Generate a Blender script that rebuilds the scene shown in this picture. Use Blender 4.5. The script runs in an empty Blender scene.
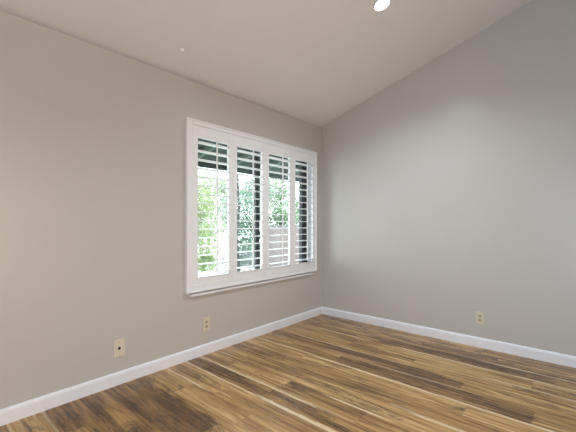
import bpy, bmesh, math, random
from mathutils import Vector, Matrix

random.seed(7)
C = bpy.context.scene.collection
SC = bpy.context.scene

# ------------------------------------------------------------------ camera
# world: room corner at the origin, window wall in plane y=0, gable wall in plane x=0
cam_d = bpy.data.cameras.new('camera')
cam_d.sensor_width = 36.0
cam_d.lens = 21.0
cam_d.shift_y = -8.0 / 576.0 * -1.0
cam_d.clip_start = 0.05
cam = bpy.data.objects.new('camera', cam_d)
C.objects.link(cam)
cam.location = (-3.606, -2.545, 1.17)
cam.rotation_euler = (math.radians(90), 0, -math.atan2(0.755, 0.656))
SC.camera = cam

# ------------------------------------------------------------------ world and big lights
w = bpy.data.worlds.new('overcast_sky')
SC.world = w
w.use_nodes = True
bg = w.node_tree.nodes['Background']
bg.inputs['Color'].default_value = (0.90, 0.96, 1.0, 1)
bg.inputs['Strength'].default_value = 5.6

SC.view_settings.view_transform = 'Standard'
SC.view_settings.look = 'None'
SC.view_settings.gamma = 1.0
SC.view_settings.use_curve_mapping = False
SC.view_settings.exposure = 0.05
SC.render.filter_size = 1.1
SC.cycles.max_bounces = 14
SC.cycles.diffuse_bounces = 8
SC.cycles.transparent_max_bounces = 24
SC.cycles.use_denoising = True
SC.cycles.sample_clamp_indirect = 6.0


def area(name, loc, rot, sx, sy, power, col):
    d = bpy.data.lights.new(name, 'AREA')
    d.shape = 'RECTANGLE'
    d.size, d.size_y = sx, sy
    d.energy = power
    d.color = col
    o = bpy.data.objects.new(name, d)
    o.location = loc
    o.rotation_euler = rot
    C.objects.link(o)
    return o


# added warm fill light in the unseen hall behind the camera, facing +y
area('warm_fill', (-3.4, -4.6, 1.05), (math.radians(90), 0, 0), 2.4, 1.9, 51, (1.0, 0.75, 0.54))
# added cool fill light at an unseen door hole opposite the gable wall, facing +x
area('cool_fill', (-5.38, -3.2, 1.0), (0, -math.radians(90), 0), 1.9, 0.8, 36, (0.42, 0.72, 1.0))

# ------------------------------------------------------------------ helpers


def mesh_obj(name, bm, m, parent=None, smooth=False):
    me = bpy.data.meshes.new(name)
    bm.normal_update()
    bm.to_mesh(me)
    bm.free()
    me.materials.append(m)
    if smooth:
        for p in me.polygons:
            p.use_smooth = True
    o = bpy.data.objects.new(name, me)
    C.objects.link(o)
    if parent:
        o.parent = parent
    return o


def struct(name, bm, m, parent=None, smooth=False):
    o = mesh_obj(name, bm, m, parent, smooth)
    if parent is None:
        o['kind'] = 'structure'
    return o


def thing(name, label, cat, loc=(0, 0, 0), rot=(0, 0, 0), group=None):
    o = bpy.data.objects.new(name, None)
    o.empty_display_size = 0.1
    C.objects.link(o)
    o.location = loc
    o.rotation_euler = rot
    o['label'] = label
    o['category'] = cat
    if group:
        o['group'] = group
    return o


def tag(o, label, cat, group=None):
    o['label'] = label
    o['category'] = cat
    if group:
        o['group'] = group
    return o


def box(bm, x0, x1, y0, y1, z0, z1, bev=0.0, seg=2):
    vs = [bm.verts.new(p) for p in ((x0, y0, z0), (x1, y0, z0), (x1, y1, z0), (x0, y1, z0),
                                    (x0, y0, z1), (x1, y0, z1), (x1, y1, z1), (x0, y1, z1))]
    fs = [bm.faces.new([vs[i] for i in f]) for f in ((3, 2, 1, 0), (4, 5, 6, 7), (0, 1, 5, 4),
                                                     (1, 2, 6, 5), (2, 3, 7, 6), (3, 0, 4, 7))]
    if bev > 0:
        es = list({e for f in fs for e in f.edges})
        bmesh.ops.bevel(bm, geom=es, offset=bev, segments=seg, affect='EDGES', profile=0.5)
    return vs


def prism(bm, ring, d):
    """closed solid from a planar ring (list of 3d points) swept by vector d"""
    a = [bm.verts.new(p) for p in ring]
    b = [bm.verts.new(Vector(p) + Vector(d)) for p in ring]
    n = len(a)
    bm.faces.new(a)
    bm.faces.new(b[::-1])
    for i in range(n):
        bm.faces.new((a[i], b[i], b[(i + 1) % n], a[(i + 1) % n])[::-1])
    bmesh.ops.recalc_face_normals(bm, faces=bm.faces[:])


def lathe(bm, prof, n=32, axis='Y'):
    """prof: list of (radius, height); revolve about the axis through the origin"""
    rings = []
    for r, h in prof:
        ring = []
        for k in range(n):
            a = 2 * math.pi * k / n
            if axis == 'Y':
                ring.append(bm.verts.new((r * math.cos(a), h, r * math.sin(a))))
            else:
                ring.append(bm.verts.new((r * math.cos(a), r * math.sin(a), h)))
        rings.append(ring)
    for i in range(len(rings) - 1):
        for k in range(n):
            bm.faces.new((rings[i][k], rings[i][(k + 1) % n], rings[i + 1][(k + 1) % n], rings[i + 1][k]))
    bm.faces.new(rings[0])
    bm.faces.new(rings[-1])
    bmesh.ops.recalc_face_normals(bm, faces=bm.faces[:])


def tube(bm, pts, radii, n=8):
    rings = []
    for i, p in enumerate(pts):
        p = Vector(p)
        d = (Vector(pts[min(i + 1, len(pts) - 1)]) - Vector(pts[max(i - 1, 0)])).normalized()
        u = d.orthogonal().normalized()
        if rings:
            u = (last_u - d * last_u.dot(d)).normalized()
        last_u = u
        v = d.cross(u)
        rings.append([bm.verts.new(p + (u * math.cos(2 * math.pi * k / n) + v * math.sin(2 * math.pi * k / n)) * radii[i])
                      for k in range(n)])
    for i in range(len(rings) - 1):
        for k in range(n):
            bm.faces.new((rings[i][k], rings[i][(k + 1) % n], rings[i + 1][(k + 1) % n], rings[i + 1][k]))
    bm.faces.new(rings[0][::-1])
    bm.faces.new(rings[-1])
    bmesh.ops.recalc_face_normals(bm, faces=bm.faces[:])


# ------------------------------------------------------------------ materials
class NT:
    def __init__(self, name):
        self.m = bpy.data.materials.new(name)
        self.m.use_nodes = True
        self.t = self.m.node_tree
        self.b = self.t.nodes['Principled BSDF']
        self.out = self.t.nodes['Material Output']

    def n(self, typ, **kw):
        nd = self.t.nodes.new(typ)
        for k, v in kw.items():
            setattr(nd, k, v)
        return nd

    def link(self, a, b):
        self.t.links.new(a, b)

    def inp(self, sock, v):
        if hasattr(v, 'default_value') or hasattr(v, 'links'):
            self.link(v, sock)
        else:
            sock.default_value = v

    def math(self, op, a, b=None, c=None, clamp=False):
        nd = self.n('ShaderNodeMath', operation=op, use_clamp=clamp)
        self.inp(nd.inputs[0], a)
        if b is not None:
            self.inp(nd.inputs[1], b)
        if c is not None:
            self.inp(nd.inputs[2], c)
        return nd.outputs[0]

    def ramp(self, fac, stops):
        nd = self.n('ShaderNodeValToRGB')
        cr = nd.color_ramp
        while len(cr.elements) < len(stops):
            cr.elements.new(0.5)
        for e, (p, c) in zip(cr.elements, stops):
            e.position = p
            e.color = (*c, 1)
        self.link(fac, nd.inputs[0])
        return nd.outputs['Color']

    def mix(self, fac, a, b, mode='MIX'):
        nd = self.n('ShaderNodeMix', data_type='RGBA', blend_type=mode)
        self.inp(nd.inputs['Factor'], fac)
        for s, v in ((nd.inputs[6], a), (nd.inputs[7], b)):
            if isinstance(v, tuple):
                s.default_value = (*v, 1)
            else:
                self.link(v, s)
        return nd.outputs[2]

    def smooth(self, v, lo, hi, a=0.0, b=1.0):
        nd = self.n('ShaderNodeMapRange', interpolation_type='SMOOTHSTEP')
        self.inp(nd.inputs['Value'], v)
        nd.inputs['From Min'].default_value = lo
        nd.inputs['From Max'].default_value = hi
        nd.inputs['To Min'].default_value = a
        nd.inputs['To Max'].default_value = b
        return nd.outputs[0]


def mat(name, col, rough=0.5, spec=0.5, metal=0.0, var=0.04, scale=6.0, bump=0.0, bscale=200.0):
    t = NT(name)
    tc = t.n('ShaderNodeTexCoord')
    nz = t.n('ShaderNodeTexNoise')
    nz.inputs['Scale'].default_value = scale
    nz.inputs['Detail'].default_value = 4
    t.link(tc.outputs['Object'], nz.inputs['Vector'])
    lo = tuple(c * (1 - var) for c in col)
    hi = tuple(min(1, c * (1 + var)) for c in col)
    t.link(t.ramp(nz.outputs['Fac'], [(0.3, lo), (0.7, hi)]), t.b.inputs['Base Color'])
    t.b.inputs['Roughness'].default_value = rough
    t.b.inputs['Specular IOR Level'].default_value = spec
    t.b.inputs['Metallic'].default_value = metal
    if bump > 0:
        nb = t.n('ShaderNodeTexNoise')
        nb.inputs['Scale'].default_value = bscale
        nb.inputs['Detail'].default_value = 3
        t.link(tc.outputs['Object'], nb.inputs['Vector'])
        bp = t.n('ShaderNodeBump')
        bp.inputs['Strength'].default_value = bump
        bp.inputs['Distance'].default_value = 0.002
        t.link(nb.outputs['Fac'], bp.inputs['Height'])
        t.link(bp.outputs['Normal'], t.b.inputs['Normal'])
    return t.m


M_wall = mat('greige_wall_paint', (0.525, 0.503, 0.475), 0.30, 0.5, var=0.012, scale=1.5, bump=0.10, bscale=90)
M_ceil = mat('ceiling_paint', (0.80, 0.79, 0.79), 0.8, 0.2, var=0.012, scale=2.0, bump=0.2, bscale=70)
M_white = mat('white_trim_paint', (0.79, 0.80, 0.845), 0.35, 0.5, var=0.01)
M_shut = mat('white_shutter_paint', (0.83, 0.835, 0.845), 0.32, 0.5, var=0.01)
M_cap_w = mat('bright_white_plastic', (0.93, 0.92, 0.90), 0.3, 0.5, var=0.005)
M_bronze = mat('dark_bronze_aluminium', (0.022, 0.026, 0.030), 0.45, 0.5, var=0.1)
M_almond = mat('almond_plastic', (0.66, 0.605, 0.49), 0.35, 0.5, var=0.02)
M_almond_dk = mat('tan_plastic', (0.47, 0.40, 0.27), 0.4, 0.5, var=0.02)
M_black = mat('black_slot', (0.015, 0.013, 0.012), 0.6, 0.3)
M_brass = mat('screw_metal', (0.55, 0.48, 0.34), 0.35, 0.5, metal=0.8)
M_eave = mat('dark_green_eave_paint', (0.014, 0.026, 0.021), 0.7, 0.3, var=0.25, scale=5)
M_rafter = mat('pale_green_rafter_paint', (0.08, 0.11, 0.09), 0.7, 0.3, var=0.15)
M_conc = mat('pale_patio_concrete', (0.50, 0.50, 0.49), 0.85, 0.2, var=0.10, scale=4)
M_fence = mat('weathered_fence_wood', (0.175, 0.145, 0.145), 0.8, 0.2, var=0.16, scale=9)
M_cap = mat('dark_fence_cap', (0.12, 0.12, 0.13), 0.8, 0.2, var=0.2)
M_bark = mat('dark_bark', (0.05, 0.055, 0.055), 0.9, 0.2, var=0.4, scale=14)
M_barkpale = mat('pale_bark', (0.55, 0.55, 0.52), 0.8, 0.2, var=0.2, scale=14)


def glass():
    t = NT('window_glass')
    t.t.nodes.remove(t.b)
    tr = t.n('ShaderNodeBsdfTransparent')
    tr.inputs[0].default_value = (0.93, 0.97, 0.95, 1)
    gl = t.n('ShaderNodeBsdfGlossy')
    gl.inputs['Roughness'].default_value = 0.02
    fr = t.n('ShaderNodeFresnel')
    fr.inputs['IOR'].default_value = 1.45
    mx = t.n('ShaderNodeMixShader')
    gm = t.n('ShaderNodeNewGeometry')
    t.link(t.math('MULTIPLY', fr.outputs[0], t.math('SUBTRACT', 1.0, gm.outputs['Backfacing'])), mx.inputs[0])
    t.link(tr.outputs[0], mx.inputs[1])
    t.link(gl.outputs[0], mx.inputs[2])
    t.link(mx.outputs[0], t.out.inputs['Surface'])
    return t.m


M_glass = glass()


def leafmat(name, a, b):
    t = NT(name)
    at = t.n('ShaderNodeAttribute', attribute_name='leaf')
    col = t.mix(at.outputs['Fac'], a, b)
    t.t.nodes.remove(t.b)
    di = t.n('ShaderNodeBsdfDiffuse')
    tl = t.n('ShaderNodeBsdfTranslucent')
    t.link(col, di.inputs[0])
    t.link(col, tl.inputs[0])
    mx = t.n('ShaderNodeMixShader')
    mx.inputs[0].default_value = 0.45
    t.link(di.outputs[0], mx.inputs[1])
    t.link(tl.outputs[0], mx.inputs[2])
    t.link(mx.outputs[0], t.out.inputs['Surface'])
    return t.m


M_leaf_y = leafmat('yellow_green_leaves', (0.252, 0.340, 0.142), (0.406, 0.460, 0.285))
M_leaf_g = leafmat('mid_green_leaves', (0.148, 0.263, 0.137), (0.340, 0.427, 0.296))
M_leaf_t = leafmat('blue_green_leaves', (0.142, 0.252, 0.186), (0.340, 0.427, 0.351))
M_leaf_p = leafmat('pale_leaves', (0.42, 0.48, 0.34), (0.72, 0.76, 0.64))
M_leaf_l = leafmat('pale_lilac_leaves', (0.110, 0.110, 0.132), (0.329, 0.317, 0.351))
M_leaf_d = leafmat('dull_shrub_leaves', (0.055, 0.071, 0.071), (0.246, 0.252, 0.274))


def lens_mat():
    t = NT('lamp_lens')
    t.b.inputs['Base Color'].default_value = (0.9, 0.9, 0.88, 1)
    t.b.inputs['Emission Color'].default_value = (1.0, 0.97, 0.92, 1)
    t.b.inputs['Emission Strength'].default_value = 9.0
    return t.m


M_lens = lens_mat()

ROW_W = 0.168
ROW_0 = -2.198


def floor_mat():
    t = NT('acacia_plank_floor')
    uv = t.n('ShaderNodeUVMap', uv_map='grain')          # metres along / across, shifted per plank
    lo = t.n('ShaderNodeUVMap', uv_map='plank')          # metres from the plank's own end and edge
    at = t.n('ShaderNodeAttribute', attribute_name='plank_tone')
    sep = t.n('ShaderNodeSeparateColor')
    t.link(at.outputs['Color'], sep.inputs[0])
    tone, sap, dark = sep.outputs[0], sep.outputs[1], sep.outputs[2]
    geo = t.n('ShaderNodeNewGeometry')
    pos = t.n('ShaderNodeSeparateXYZ')
    t.link(geo.outputs['Position'], pos.inputs[0])
    X, Y = pos.outputs[0], pos.outputs[1]

    def noise(sx, sy, detail=4, rough=0.55, dist=0.0, src=None):
        mp = t.n('ShaderNodeMapping')
        mp.inputs['Scale'].default_value = (sx, sy, 1)
        t.link((src or uv).outputs[0] if src is None else src, mp.inputs['Vector'])
        nz = t.n('ShaderNodeTexNoise')
        nz.inputs['Scale'].default_value = 1.0
        nz.inputs['Detail'].default_value = detail
        nz.inputs['Roughness'].default_value = rough
        nz.inputs['Distortion'].default_value = dist
        t.link(mp.outputs[0], nz.inputs['Vector'])
        return nz.outputs['Fac']

    broad = noise(1.3, 15, 4, 0.55, 1.0)
    fine = noise(1.6, 55, 4, 0.62, 0.6)
    hair = noise(2.2, 150, 3, 0.55, 0.3)
    v = t.math('ADD', t.math('MULTIPLY', broad, 0.60), t.math('MULTIPLY', fine, 0.40))
    v = t.math('ADD', v, t.math('MULTIPLY_ADD', tone, 0.16, -0.08))
    base = t.ramp(v, [(0.36, (0.110, 0.058, 0.024)), (0.46, (0.280, 0.152, 0.056)),
                      (0.54, (0.425, 0.250, 0.094)), (0.64, (0.590, 0.382, 0.168))])
    base = t.mix(t.smooth(hair, 0.52, 0.62, 0.0, 0.50), base, (0.115, 0.065, 0.030))
    # dark heartwood figure that comes and goes along a plank, gathered round the knots
    fig = noise(2.0, 8.0, 4, 0.58, 2.0)
    wob = noise(5, 5, 3, 0.6, 0.0, geo.outputs['Position'])
    wob2 = noise(24, 10, 2, 0.5, 0.8, geo.outputs['Position'])
    knots = [(-2.47, -0.16, 0.07, 0.13), (-2.46, -0.52, 0.075, 0.17), (-2.60, -0.36, 0.07, 0.13),
             (-2.58, -0.66, 0.075, 0.16), (-2.45, -0.92, 0.06, 0.17), (-2.74, -0.66, 0.08, 0.14),
             (-1.60, -1.20, 0.045, 0.24), (-1.64, -1.54, 0.05, 0.22), (-1.91, -1.25, 0.05, 0.20),
             (-1.95, -1.50, 0.045, 0.22), (-0.86, -2.41, 0.025, 0.04), (-1.11, -2.33, 0.025, 0.04),
             (-0.37, -2.25, 0.08, 0.60), (-0.72, -2.29, 0.04, 0.12), (-1.25, -1.02, 0.03, 0.12),
             (-0.62, -0.75, 0.045, 0.25), (-1.45, -0.42, 0.05, 0.22), (-2.11, -0.32, 0.05, 0.30),
             (-1.94, -0.35, 0.06, 0.35), (-1.0, -1.55, 0.03, 0.18), (-2.95, -0.25, 0.06, 0.14)]
    kn = None
    for kx, ky, rx, ry in knots:
        dx = t.math('DIVIDE', t.math('SUBTRACT', X, kx), rx)
        dy = t.math('DIVIDE', t.math('SUBTRACT', Y, ky), ry)
        d = t.math('ADD', t.math('MULTIPLY', dx, dx), t.math('MULTIPLY', dy, dy))
        k = t.smooth(d, 1.3, 0.0)
        kn = k if kn is None else t.math('MAXIMUM', kn, k)
    field = t.math('ADD', t.math('ADD', fig, t.math('MULTIPLY_ADD', dark, 0.17, -0.105)), t.math('MULTIPLY', kn, 0.09))
    fmask = t.smooth(field, 0.55, 0.65)
    loops = t.smooth(t.math('SINE', t.math('MULTIPLY', t.math('MULTIPLY_ADD', wob2, 0.15, field), 75.0)), -0.2, 0.8)
    fmask = t.math('MULTIPLY', fmask, t.math('MULTIPLY_ADD', loops, 0.66, 0.28))
    base = t.mix(fmask, base, (0.062, 0.035, 0.018))
    ring = t.smooth(t.math('SINE', t.math('ADD', t.math('MULTIPLY', kn, 17.0), t.math('MULTIPLY', t.math('ADD', wob2, fine), 9.0))), 0.0, 0.75)
    ring = t.math('MULTIPLY', t.math('MULTIPLY_ADD', ring, 0.46, 0.14), t.smooth(kn, 0.06, 0.30))
    base = t.mix(ring, base, (0.060, 0.036, 0.020))
    # pale sapwood streaks: (x, y far, y near, half width)
    streaks = [(-2.194, 0.0, -0.55, 0.007), (-2.022, 0.0, -0.90, 0.007), (-2.012, -0.90, -2.2, 0.012),
               (-1.868, 0.0, -1.28, 0.008), (-1.190, 0.0, -0.75, 0.006), (-1.200, -0.75, -2.7, 0.009),
               (-0.512, -0.2, -0.95, 0.006), (-0.512, -1.25, -2.8, 0.008), (-0.690, -2.0, -2.8, 0.007),
               (-1.535, -1.75, -2.6, 0.008), (-0.350, -1.9, -2.8, 0.007),
               (-0.86, -0.3, -1.0, 0.005), (-1.70, -1.25, -1.7, 0.007)]
    st = None
    for sx, y0, y1, hw in streaks:
        xx = t.math('ADD', t.math('SUBTRACT', X, sx), t.math('MULTIPLY_ADD', wob, 0.030, -0.015))
        d = t.math('ABSOLUTE', xx)
        d = t.math('ADD', d, t.math('MULTIPLY_ADD', wob2, 0.010, -0.005))
        s = t.smooth(d, hw * 1.7, hw * 0.8)
        s = t.math('MULTIPLY', s, t.math('MULTIPLY', t.smooth(Y, y1 - 0.08, y1 + 0.08), t.smooth(Y, y0 + 0.06, y0 - 0.06)))
        st = s if st is None else t.math('MAXIMUM', st, s)
    # random sapwood edge on some planks
    ls = t.n('ShaderNodeSeparateXYZ')
    t.link(lo.outputs[0], ls.inputs[0])
    lu, lv = ls.outputs[0], ls.outputs[1]
    e = t.math('ADD', lv, t.math('MULTIPLY_ADD', broad, 0.05, -0.025))
    s2 = t.math('MULTIPLY', t.smooth(e, 0.020, 0.004), sap)
    st = t.math('MAXIMUM', st, t.math('MULTIPLY', s2, 0.55))
    base = t.mix(t.math('MULTIPLY', st, 0.9), base, (0.74, 0.57, 0.36))
    # seams between planks
    ed = t.math('MINIMUM', lv, t.math('SUBTRACT', ROW_W, lv))
    sm = t.smooth(t.math('MINIMUM', ed, lu), 0.0022, 0.0008)
    base = t.mix(t.math('MULTIPLY', sm, 0.6), base, (0.05, 0.03, 0.015))
    t.link(base, t.b.inputs['Base Color'])
    t.link(t.smooth(fine, 0.3, 0.7, 0.24, 0.34), t.b.inputs['Roughness'])
    t.b.inputs['Specular IOR Level'].default_value = 0.45
    bp = t.n('ShaderNodeBump')
    bp.inputs['Strength'].default_value = 0.25
    bp.inputs['Distance'].default_value = 0.001
    t.link(t.math('SUBTRACT', fine, sm), bp.inputs['Height'])
    t.link(bp.outputs['Normal'], t.b.inputs['Normal'])
    return t.m


M_floor = floor_mat()

# ------------------------------------------------------------------ room shell
H0 = 2.44            # ceiling height at the window wall
SL = 0.306           # ceiling rise per metre away from it
XL, YN = -5.4, -3.7  # the unseen end wall and the unseen wall behind the camera
TH = 0.15


def ceil_z(y):
    return H0 - SL * y


# floor: one mesh of planks laid square to the window wall
bm = bmesh.new()
uvg = bm.loops.layers.uv.new('grain')
uvp = bm.loops.layers.uv.new('plank')
colr = bm.loops.layers.float_color.new('plank_tone')
ends = {-3: [-0.64], 1: [-0.91], 5: [-2.0, -0.70], 6: [-2.33, -0.95], 7: [-1.9], 4: [-1.61], 0: [-0.64, -1.85], 3: [-1.28]}
k0 = int(math.floor((XL - TH - ROW_0) / ROW_W))
k1 = int(math.ceil((0.03 - ROW_0) / ROW_W))
for k in range(k0, k1):
    x0 = ROW_0 + k * ROW_W
    x1 = min(x0 + ROW_W, 0.03)
    cuts = [0.03]
    if k in ends:
        cuts += sorted(ends[k], reverse=True)
    else:
        cuts.append(-random.uniform(0.15, 1.2))
    while cuts[-1] > YN - TH:
        cuts.append(cuts[-1] - random.choice((0.9, 1.2, 1.2, 0.6)) * random.uniform(0.95, 1.05))
    for ya, yb in zip(cuts, cuts[1:]):
        f = bm.faces.new([bm.verts.new(p) for p in ((x0, yb, 0), (x1, yb, 0), (x1, ya, 0), (x0, ya, 0))])
        su, sv = random.uniform(0, 90), random.uniform(0, 90)
        tone, sap, dark = random.random(), (1.0 if random.random() < 0.35 else 0.0), random.random()
        if k == 1 and ya > -1.0 and yb < -0.5:
            tone = 0.25
        if (k in (0, -1, -2) and ya < -0.3) or (k in (7, 8) and yb < -1.9) or (k == 5 and ya < -1.5):
            tone, dark = 0.8, 0.15
        if k in (10, 11):
            dark = 0.95
        for lp in f.loops:
            p = lp.vert.co
            lp[uvg].uv = (p.y + su, p.x + sv)
            lp[uvp].uv = (ya - p.y, p.x - x0)
            lp[colr] = (tone, sap, dark, 1)
struct('floor', bm, M_floor)

# ceiling: a sloping slab
bm = bmesh.new()
prism(bm, [(XL - TH, TH, ceil_z(TH)), (XL - TH, YN - TH, ceil_z(YN - TH)),
           (XL - TH, YN - TH, ceil_z(YN - TH) + 0.12), (XL - TH, TH, ceil_z(TH) + 0.12)], (-XL + 2 * TH, 0, 0))
struct('ceiling', bm, M_ceil)

# window wall (left in the photograph) with the window opening
WX0, WX1, WZ0, WZ1 = -1.972, -0.190, 0.620, 2.030
bm = bmesh.new()
box(bm, XL - TH, WX0, 0, TH, -0.02, H0 - SL * TH + 0.02)
box(bm, WX1, TH, 0, TH, -0.02, H0 - SL * TH + 0.02)
box(bm, WX0, WX1, 0, TH, -0.02, WZ0)
box(bm, WX0, WX1, 0, TH, WZ1, H0 - SL * TH + 0.02)
struct('wall_left', bm, M_wall)


def gable(name, xa, dx, holes):
    """wall in a plane of constant x between y=YN and y=0, with door-high holes (y0, y1, ztop)"""
    bm = bmesh.new()
    ys = [YN - TH] + [v for h in holes for v in h[:2]] + [0.0]
    for i in range(len(ys) - 1):
        a, b = ys[i], ys[i + 1]
        z0 = holes[i // 2][2] if i % 2 == 1 else -0.02
        prism(bm, [(xa, a, z0), (xa, b, z0), (xa, b, ceil_z(b) + 0.03), (xa, a, ceil_z(a) + 0.03)], (dx, 0, 0))
    return struct(name, bm, M_wall)


gable('wall_right', 0.0, TH, [])
gable('wall_end', XL, -TH, [(-3.66, -2.75, 2.0)])  # unseen door hole, added to let sky light in
bm = bmesh.new()
zt = ceil_z(YN) + 0.03
box(bm, XL, -4.75, YN - TH, YN, -0.02, zt)
box(bm, -2.05, 0, YN - TH, YN, -0.02, zt)
box(bm, -4.75, -2.05, YN - TH, YN, 2.1, zt)
struct('wall_near', bm, M_wall)
# added hall box behind that opening, blocks the sky light
bm = bmesh.new()
box(bm, -4.95, -1.85, -4.95, -4.8, -0.02, 2.3)
box(bm, -4.95, -4.75, -4.8, YN - TH, -0.02, 2.3)
box(bm, -2.05, -1.85, -4.8, YN - TH, -0.02, 2.3)
box(bm, -4.95, -1.85, -4.95, YN - TH, 2.3, 2.4)
box(bm, -4.95, -1.85, -4.95, YN - TH, -0.12, -0.02)
struct('hall_sky_block', bm, M_wall)


# baseboards with an eased top
def baseboard(name, a, b, nrm):
    bm = bmesh.new()
    a, b, nrm = Vector(a), Vector(b), Vector(nrm)
    prof = [(0, 0), (0.015, 0), (0.015, 0.072), (0.0125, 0.083), (0.008, 0.089), (0, 0.092)]
    prism(bm, [a + nrm * u + Vector((0, 0, z)) for u, z in prof], b - a)
    return struct(name, bm, M_white)


baseboard('baseboard_left', (XL, 0, 0), (0, 0, 0), (0, -1, 0))
baseboard('baseboard_right', (0, 0, 0), (0, YN, 0), (-1, 0, 0))

# sill board under the shutter frame
bm = bmesh.new()
box(bm, -1.968, -0.215, -0.024, 0.0, 0.541, 0.564, 0.004)
struct('trim_1', bm, M_white)

# ------------------------------------------------------------------ the window itself
win = bpy.data.objects.new('window_1', None)
C.objects.link(win)
win['kind'] = 'structure'
bm = bmesh.new()
t_ = 0.012
box(bm, WX0, WX0 + t_, 0.002, 0.085, WZ0, WZ1)
box(bm, WX1 - t_, WX1, 0.002, 0.085, WZ0, WZ1)
box(bm, WX0, WX1, 0.002, 0.085, WZ0, WZ0 + t_)
box(bm, WX0, WX1, 0.002, 0.085, WZ1 - t_, WZ1)
struct('window_jamb', bm, M_white, win)
bm = bmesh.new()
fy0, fy1 = 0.085, 0.135
f_ = 0.052
FX0, FX1 = WX0, WX1 - 0.028
box(bm, FX0, FX0 + f_, fy0, fy1, WZ0, WZ1, 0.003)
box(bm, FX1 - f_ - 0.04, FX1, fy0, fy1, WZ0, WZ1, 0.003)
box(bm, FX0, FX1, fy0, fy1, WZ0, WZ0 + 0.045, 0.003)
box(bm, FX0, FX1, fy0, fy1, WZ1 - 0.045, WZ1, 0.003)
box(bm, FX1, WX1, fy0, fy1, WZ0, WZ1)
struct('window_frame', bm, M_bronze, win)
bm = bmesh.new()
box(bm, -1.098, -1.040, 0.092, 0.118, WZ0 + 0.04, WZ1 - 0.04, 0.003)
box(bm, -1.062, -1.050, 0.080, 0.092, 1.22, 1.34, 0.003)
struct('meeting_stile', bm, M_bronze, win)
for a, b, y in ((FX0 + f_, -1.095, 0.112), (-1.045, FX1 - f_, 0.104)):
    bm = bmesh.new()
    box(bm, a - 0.005, b + 0.005, y, y + 0.004, WZ0 + 0.04, WZ1 - 0.04)
    struct('window_pane', bm, M_glass, win)

# ------------------------------------------------------------------ plantation shutters
SX0, SX1, SZ0, SZ1 = -2.017, -0.160, 0.579, 2.075
sh = thing('plantation_shutter', 'white four-panel plantation shutter with open slats filling the window beside the room corner',
           'shutter', (0, 0, 0))
bm = bmesh.new()
fw = 0.044
fr_ = 0.0215
yb = -0.001
for (a, b, c, d) in ((SX0, SX0 + 0.060, SZ0, SZ1), (SX1 - fr_, SX1, SZ0, SZ1)):
    box(bm, a, b, -0.030, yb, c, d, 0.004)
box(bm, SX0 + 0.060, SX1 - fr_, -0.030, yb, SZ1 - fw, SZ1, 0.004)
box(bm, SX0 + 0.060, SX1 - fr_, -0.030, yb, SZ0, SZ0 + fw, 0.004)
# raised outer lip of the frame
lp_ = 0.014
box(bm, SX0 - 0.002, SX0 + lp_, -0.037, yb, SZ0 - 0.002, SZ1 + 0.002, 0.003)
box(bm, SX1 - lp_, SX1 + 0.002, -0.037, yb, SZ0 - 0.002, SZ1 + 0.002, 0.003)
box(bm, SX0 + lp_, SX1 - lp_, -0.037, yb, SZ1 - lp_, SZ1 + 0.002, 0.003)
box(bm, SX0 + lp_, SX1 - lp_, -0.037, yb, SZ0 - 0.002, SZ0 + lp_, 0.003)
mesh_obj('shutter_frame', bm, M_shut, sh)

OZ0, OZ1 = 0.700, 1.928
NL = 16
PITCH = (OZ1 - OZ0) / NL
OPEN_L = [-1.906, -1.461, -1.016, -0.573]
OW = 0.344
YC = -0.012


def panel_bm():
    bm = bmesh.new()
    h = OW / 2
    st = 0.0492
    box(bm, -h - st, -h, -0.026, 0.004, SZ0 + fw + 0.0012, SZ1 - fw - 0.0012, 0.0015)
    box(bm, h, h + st, -0.026, 0.004, SZ0 + fw + 0.0012, SZ1 - fw - 0.0012, 0.0015)
    box(bm, -h, h, -0.025, 0.003, OZ1, SZ1 - fw - 0.0012, 0.002)
    box(bm, -h, h, -0.025, 0.003, SZ0 + fw + 0.0012, OZ0, 0.002)
    return bm


def louver_bm():
    bm = bmesh.new()
    n = 14
    ring = []
    for k in range(n):
        a = 2 * math.pi * k / n
        ring.append((-OW / 2 - 0.002, 0.0445 * math.cos(a), 0.0055 * math.sin(a)))
    prism(bm, ring, (OW + 0.004, 0, 0))
    return bm


def rod_bm():
    bm = bmesh.new()
    box(bm, -0.006, 0.006, -0.076, -0.064, OZ0 + 0.03, OZ1 + 0.022, 0.003)
    for i in range(NL):
        z = OZ0 + (i + 0.5) * PITCH
        box(bm, -0.0015, 0.0015, -0.066, -0.050, z - 0.006, z + 0.002)
    return bm


me_panel = me_louver = me_rod = None
for i, ol in enumerate(OPEN_L):
    xc = ol + OW / 2
    if i == 0:
        p = mesh_obj('shutter_panel', panel_bm(), M_shut, sh)
        l0 = mesh_obj('louver', louver_bm(), M_shut, p, smooth=False)
        r = mesh_obj('tilt_rod', rod_bm(), M_shut, p)
        me_panel, me_louver, me_rod = p.data, l0.data, r.data
        l0.location = (0, YC, OZ0 + 0.5 * PITCH)
        start = 1
    else:
        p = bpy.data.objects.new('shutter_panel', me_panel)
        C.objects.link(p)
        p.parent = sh
        r = bpy.data.objects.new('tilt_rod', me_rod)
        C.objects.link(r)
        r.parent = p
        start = 0
    p.location = (xc, 0, 0)
    for k in range(start, NL):
        l = bpy.data.objects.new('louver', me_louver)
        C.objects.link(l)
        l.parent = p
        l.location = (0, YC, OZ0 + (k + 0.5) * PITCH)


# ------------------------------------------------------------------ wall plates (built facing -y, back at y=0)
def plate_bm(wd, ht):
    bm = bmesh.new()
    box(bm, -wd / 2, wd / 2, -0.006, -0.0005, -ht / 2, ht / 2, 0.0035, 3)
    return bm


def screw(z, parent):
    bm = bmesh.new()
    lathe(bm, [(0.0036, -0.0055), (0.0036, -0.0066), (0.0022, -0.0074)], 12)
    o = mesh_obj('screw', bm, M_brass, parent)
    o.location = (0, 0, z)
    return o


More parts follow.
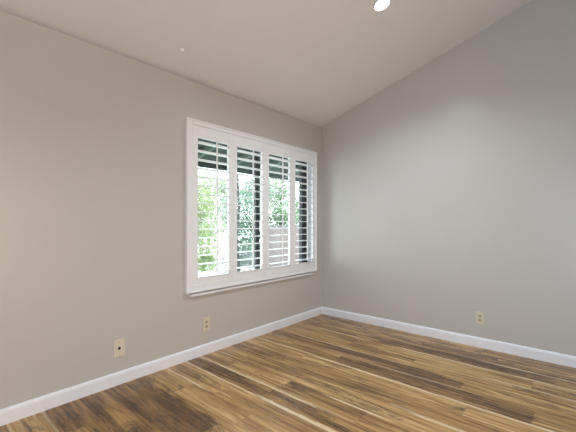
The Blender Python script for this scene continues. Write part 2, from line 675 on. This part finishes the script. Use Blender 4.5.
jack = thing('jack_plate', 'cream wall plate with one dark round jack, low left of the window', 'wall plate',
             (-2.5615, 0, 0.263))
mesh_obj('cover_plate', plate_bm(0.080, 0.128), M_almond, jack)
bm = bmesh.new()
lathe(bm, [(0.0095, -0.005), (0.0095, -0.009), (0.0070, -0.013), (0.0070, -0.016), (0.0040, -0.0165)], 20)
mesh_obj('jack_socket', bm, M_black, jack)
screw(0.045, jack)
screw(-0.045, jack)


def outlet(label, loc, rz):
    o = thing('wall_outlet', label, 'outlet', loc, (0, 0, rz), 'duplex outlets low on the walls')
    mesh_obj('cover_plate', plate_bm(0.076, 0.120), M_almond, o)
    for s in (1, -1):
        bm = bmesh.new()
        ring = []
        for k in range(24):
            a = 2 * math.pi * k / 24
            ring.append((0.0172 * math.cos(a), -0.0050, max(-0.0125, min(0.0125, 0.0172 * math.sin(a)))))
        prism(bm, ring, (0, -0.0040, 0))
        rc = mesh_obj('receptacle', bm, M_almond_dk, o)
        rc.location = (0, 0, s * 0.0195)
        bm = bmesh.new()
        for sx in (-1, 1):
            box(bm, sx * 0.0064 - 0.0011, sx * 0.0064 + 0.0011, -0.0096, -0.0088, -0.001, 0.0085)
        box(bm, -0.0022, 0.0022, -0.0096, -0.0088, -0.0095, -0.0050)
        mesh_obj('slot', bm, M_black, rc)
    screw(0, o)
    return o


outlet('cream duplex outlet on the window wall, low beneath the left part of the shutters', (-1.804, 0, 0.268), 0)
outlet('cream duplex outlet low on the gable wall right of the room corner', (0, -1.828, 0.277), -math.radians(90))

# ------------------------------------------------------------------ ceiling fixtures (built hanging along -z, tilted to the slope)
TILT = -math.atan(SL)


def on_ceiling(x, y):
    return (x, y, ceil_z(y))


dl = thing('recessed_light', 'small bright round recessed downlight in the sloped ceiling', 'ceiling light',
           on_ceiling(-1.175, -1.393), (TILT, 0, 0))
bm = bmesh.new()
n = 40
prof = [(0.056, 0.0), (0.056, -0.004), (0.060, -0.008), (0.066, -0.006), (0.068, 0.0)]
rings = [[bm.verts.new((r * math.cos(2 * math.pi * k / n), r * math.sin(2 * math.pi * k / n), h)) for k in range(n)] for r, h in prof]
for i in range(len(rings)):
    j = (i + 1) % len(rings)
    for k in range(n):
        bm.faces.new((rings[i][k], rings[i][(k + 1) % n], rings[j][(k + 1) % n], rings[j][k]))
bmesh.ops.recalc_face_normals(bm, faces=bm.faces[:])
mesh_obj('trim_ring', bm, M_white, dl, True)
bm = bmesh.new()
lathe(bm, [(0.0555, -0.0005), (0.0555, -0.004), (0.038, -0.0075), (0.012, -0.0085)], 40, 'Z')
mesh_obj('light_lens', bm, M_lens, dl)


def downlight(x, y, power, col, cone):
    d = bpy.data.lights.new('downlight_and_fill', 'SPOT')
    d.energy = power
    d.spot_size = math.radians(cone)
    d.spot_blend = 1.0
    d.color = col
    d.shadow_soft_size = 0.05
    o = bpy.data.objects.new('downlight_and_fill', d)
    o.location = (x, y, ceil_z(y) - 0.03)
    C.objects.link(o)


downlight(-1.175, -1.393, 112, (0.90, 1.0, 1.12), 146)
downlight(-3.3, -1.393, 50, (0.95, 1.0, 1.06), 120)  # added fill spot above the view, has no fixture
downlight(-3.3, -2.9, 35, (0.90, 1.0, 1.15), 120)  # another added fill spot, also out of view

cap = thing('ceiling_cap', 'tiny round white cap on the sloped ceiling above the window', 'ceiling cap',
            on_ceiling(-2.19, -0.231), (TILT, 0, 0))
bm = bmesh.new()
lathe(bm, [(0.017, -0.0003), (0.017, -0.0025), (0.0145, -0.0035)], 24, 'Z')
mesh_obj('cap_rim', bm, M_cap_w, cap, False)
bm = bmesh.new()
lathe(bm, [(0.0143, -0.003)] + [(0.014 * math.cos(a), -0.0035 - 0.007 * math.sin(a)) for a in (0.0, 0.3, 0.6, 0.9, 1.2, 1.45)], 24, 'Z')
mesh_obj('cap_dome', bm, M_cap_w, cap, True)

# ------------------------------------------------------------------ outside the window
GZ = -0.45
bm = bmesh.new()
box(bm, -8, 16, TH + 0.3, 14, GZ - 0.1, GZ)
o = struct('patio_ground', bm, M_conc)

# roof overhang: sloping boards, rafters and a fascia
ED = 1.31
eave = bpy.data.objects.new('roof_eave', None)
C.objects.link(eave)
eave['kind'] = 'structure'


def eave_z(y):
    return 2.40 - SL * y


bm = bmesh.new()
xx = -4.0
prism(bm, [(xx, TH + 0.01, eave_z(TH)), (xx, ED, eave_z(ED)), (xx, ED, eave_z(ED) + 0.04), (xx, TH + 0.01, eave_z(TH) + 0.04)], (8.5, 0, 0))
mesh_obj('soffit_boards', bm, M_eave, eave)
for k in range(13):
    bm = bmesh.new()
    x0 = -3.6 + k * 0.61
    prism(bm, [(x0, TH + 0.01, eave_z(TH) - 0.001), (x0, ED - 0.03, eave_z(ED - 0.03) - 0.001), (x0, ED - 0.03, eave_z(ED - 0.03) - 0.055),
               (x0, TH + 0.01, eave_z(TH) - 0.11)], (0.04, 0, 0))
    mesh_obj('rafter', bm, M_rafter, eave)
bm = bmesh.new()
box(bm, -4.0, 4.5, ED - 0.025, ED + 0.02, eave_z(ED) - 0.060, eave_z(ED) + 0.05)
mesh_obj('fascia', bm, M_eave, eave)

# fence seen through the right-hand panels
FY = 6.0
fn = thing('wooden_fence', 'pale weathered board fence with a dark cap outside behind the right-hand shutter panels', 'fence', (0, FY, GZ))
x = 4.95
k = 0
while x < 12.0:
    bm = bmesh.new()
    box(bm, x, x + 0.135, 0, 0.02, 0.04, 1.50 + random.uniform(-0.006, 0.006))
    mesh_obj('board', bm, M_fence, fn)
    x += 0.141
for z in (0.3, 1.2):
    bm = bmesh.new()
    box(bm, 4.95, 12.0, 0.02, 0.06, z, z + 0.09)
    mesh_obj('rail', bm, M_fence, fn)
bm = bmesh.new()
box(bm, 4.93, 12.02, -0.03, 0.07, 1.51, 1.57)
mesh_obj('cap_board', bm, M_cap, fn)
x = 4.95
while x < 12:
    bm = bmesh.new()
    box(bm, x, x + 0.09, 0.02, 0.11, 0.0, 1.50)
    mesh_obj('post', bm, M_fence, fn)
    x += 2.3


def foliage_bm(blobs, count, size):
    bm = bmesh.new()
    lay = bm.faces.layers.float.new('leaf')
    tot = sum(b[3] ** 2 for b in blobs)
    for (bx, by, bz, br, bh) in [(b[0], b[1], b[2], b[3], b[4]) for b in blobs]:
        for _ in range(int(count * br * br / tot)):
            while True:
                v = Vector((random.uniform(-1, 1), random.uniform(-1, 1), random.uniform(-1, 1)))
                if 0.15 < v.length < 1:
                    break
            c = Vector((bx + v.x * br, by + v.y * br, bz + v.z * bh))
            s = size * random.uniform(0.6, 1.3)
            rot = Matrix.Rotation(random.uniform(0, 6.28), 3, 'Z') @ Matrix.Rotation(random.uniform(-1.1, 1.1), 3, 'X')
            q = [Vector((0, -s, 0)), Vector((s * 0.42, 0, s * 0.16)), Vector((0, s, -s * 0.1)), Vector((-s * 0.42, 0, s * 0.16))]
            vs = [bm.verts.new(c + rot @ a) for a in q]
            g = random.random()
            f = bm.faces.new((vs[0], vs[1], vs[2]))
            f[lay] = g
            f = bm.faces.new((vs[0], vs[2], vs[3]))
            f[lay] = g
    return bm


def tree(name, label, cat, x, y, trunk, blobs, count, size, lm, bark, group=None):
    t = thing(name, label, cat, (x, y, GZ), group=group)
    bm = bmesh.new()
    pts, rad = trunk
    tube(bm, pts, rad, 10)
    for b in blobs:
        if b[2] > pts[0][2] + 0.8:
            i = min(len(pts) - 1, max(1, len(pts) - 2))
            tube(bm, [pts[i], ((pts[i][0] + b[0]) / 2, (pts[i][1] + b[1]) / 2, (pts[i][2] + b[2]) / 2 + 0.1), (b[0], b[1], b[2])],
                 [rad[i] * 0.6, rad[i] * 0.4, rad[i] * 0.2], 6)
    mesh_obj('trunk', bm, bark, t)
    mesh_obj('foliage', foliage_bm(blobs, count, size), lm, t)
    return t


tree('leafy_tree', 'yellow-green leafy tree outside behind the leftmost shutter panel', 'tree', 1.25, 4.5,
     ([(0, 0, 0), (0.03, 0, 0.6), (-0.03, 0.02, 1.2), (0.02, 0, 1.9)], [0.07, 0.06, 0.05, 0.04]),
     [(-0.10, 0, 2.15, 0.42, 0.5), (-0.22, 0.1, 1.6, 0.42, 0.5), (0.0, -0.1, 1.05, 0.40, 0.45), (0.02, -0.1, 0.65, 0.32, 0.25), (-0.5, 0.2, 2.5, 0.4, 0.4)],
     3000, 0.055, M_leaf_y, M_barkpale, 'trees outside the window')
tree('leafy_tree', 'tall pale tree far off behind the yellow-green tree at the leftmost shutter panel', 'tree', 5.35, 10.0,
     ([(0, 0, 0), (0.05, 0, 0.9), (-0.04, 0.02, 1.7)], [0.09, 0.08, 0.06]),
     [(-0.7, 0, 2.6, 0.85, 0.8), (0.5, 0.1, 2.6, 0.85, 0.8), (-0.6, 0, 1.5, 0.8, 0.7), (0.5, -0.1, 1.5, 0.8, 0.7),
      (-0.6, 0, 3.5, 0.85, 0.6), (0.5, 0, 3.5, 0.85, 0.6), (1.2, 0, 3.5, 0.6, 0.5), (1.3, 0, 1.6, 0.5, 0.6)],
     5600, 0.09, M_leaf_p, M_barkpale, 'trees outside the window')
tree('leafy_tree', 'slim dark-trunked tree with sparse leaves outside at the left edge of the second shutter panel', 'tree', 1.18, 3.05,
     ([(0, 0, 0), (0.02, 0, 0.7), (-0.03, 0.02, 1.3), (0.03, 0, 2.0), (-0.02, 0, 2.7)], [0.042, 0.038, 0.034, 0.03, 0.022]),
     [(0.15, 0.2, 2.3, 0.5, 0.5)], 160, 0.05, M_leaf_t, M_bark, 'trees outside the window')
tree('leafy_tree', 'broad blue-green leafy tree outside behind the second shutter panel', 'tree', 4.2, 5.6,
     ([(0, 0, 0), (0.05, 0, 0.8), (-0.04, 0.02, 1.6)], [0.09, 0.08, 0.06]),
     [(-0.65, 0, 2.1, 0.75, 0.7), (-0.2, 0.2, 1.3, 0.7, 0.6), (-0.6, -0.1, 0.7, 0.6, 0.5), (0.0, 0, 2.7, 0.6, 0.5)],
     6500, 0.06, M_leaf_t, M_bark, 'trees outside the window')
tree('leafy_tree', 'bushy mid-green tree above the fence outside behind the third shutter panel', 'tree', 7.6, 7.6,
     ([(0, 0, 0), (0.05, 0, 1.0), (-0.04, 0.02, 1.9)], [0.1, 0.09, 0.07]),
     [(-0.7, 0, 2.3, 0.9, 0.8), (0.5, 0.1, 2.5, 0.9, 0.8), (-0.1, 0, 3.3, 0.9, 0.6), (-0.2, -0.2, 1.7, 0.9, 0.5)],
     5000, 0.07, M_leaf_g, M_bark, 'trees outside the window')
tree('leafy_tree', 'mid-green tree above the fence outside behind the rightmost shutter panel', 'tree', 10.5, 8.0,
     ([(0, 0, 0), (0.05, 0, 1.0), (-0.04, 0.02, 1.9)], [0.1, 0.09, 0.07]),
     [(-0.4, 0, 2.2, 0.9, 0.8), (0.5, 0.1, 2.4, 0.8, 0.8), (0, 0, 1.7, 0.8, 0.5)],
     5000, 0.07, M_leaf_g, M_bark, 'trees outside the window')
tree('leafy_tree', 'thin sapling with sparse pale leaves outside at the right side of the leftmost shutter panel', 'tree', 2.30, 4.75,
     ([(0, 0, 0), (0.02, 0, 0.8), (-0.02, 0.02, 1.6), (0.02, 0, 2.4)], [0.03, 0.028, 0.022, 0.014]),
     [(0, 0, 2.3, 0.28, 0.5), (0.1, 0.1, 1.5, 0.28, 0.5), (-0.05, 0, 0.85, 0.26, 0.4)],
     330, 0.045, M_leaf_l, M_barkpale, 'trees outside the window')
tree('garden_shrub', 'low dull shrub outside near the foot of the leftmost shutter panel', 'shrub', 2.05, 4.0,
     ([(0, 0, 0), (0.02, 0, 0.3), (0, 0, 0.5)], [0.03, 0.025, 0.02]),
     [(0, 0, 0.75, 0.32, 0.32), (0.3, 0.1, 0.65, 0.28, 0.3), (-0.3, 0.1, 0.55, 0.28, 0.25)],
     420, 0.045, M_leaf_d, M_bark)
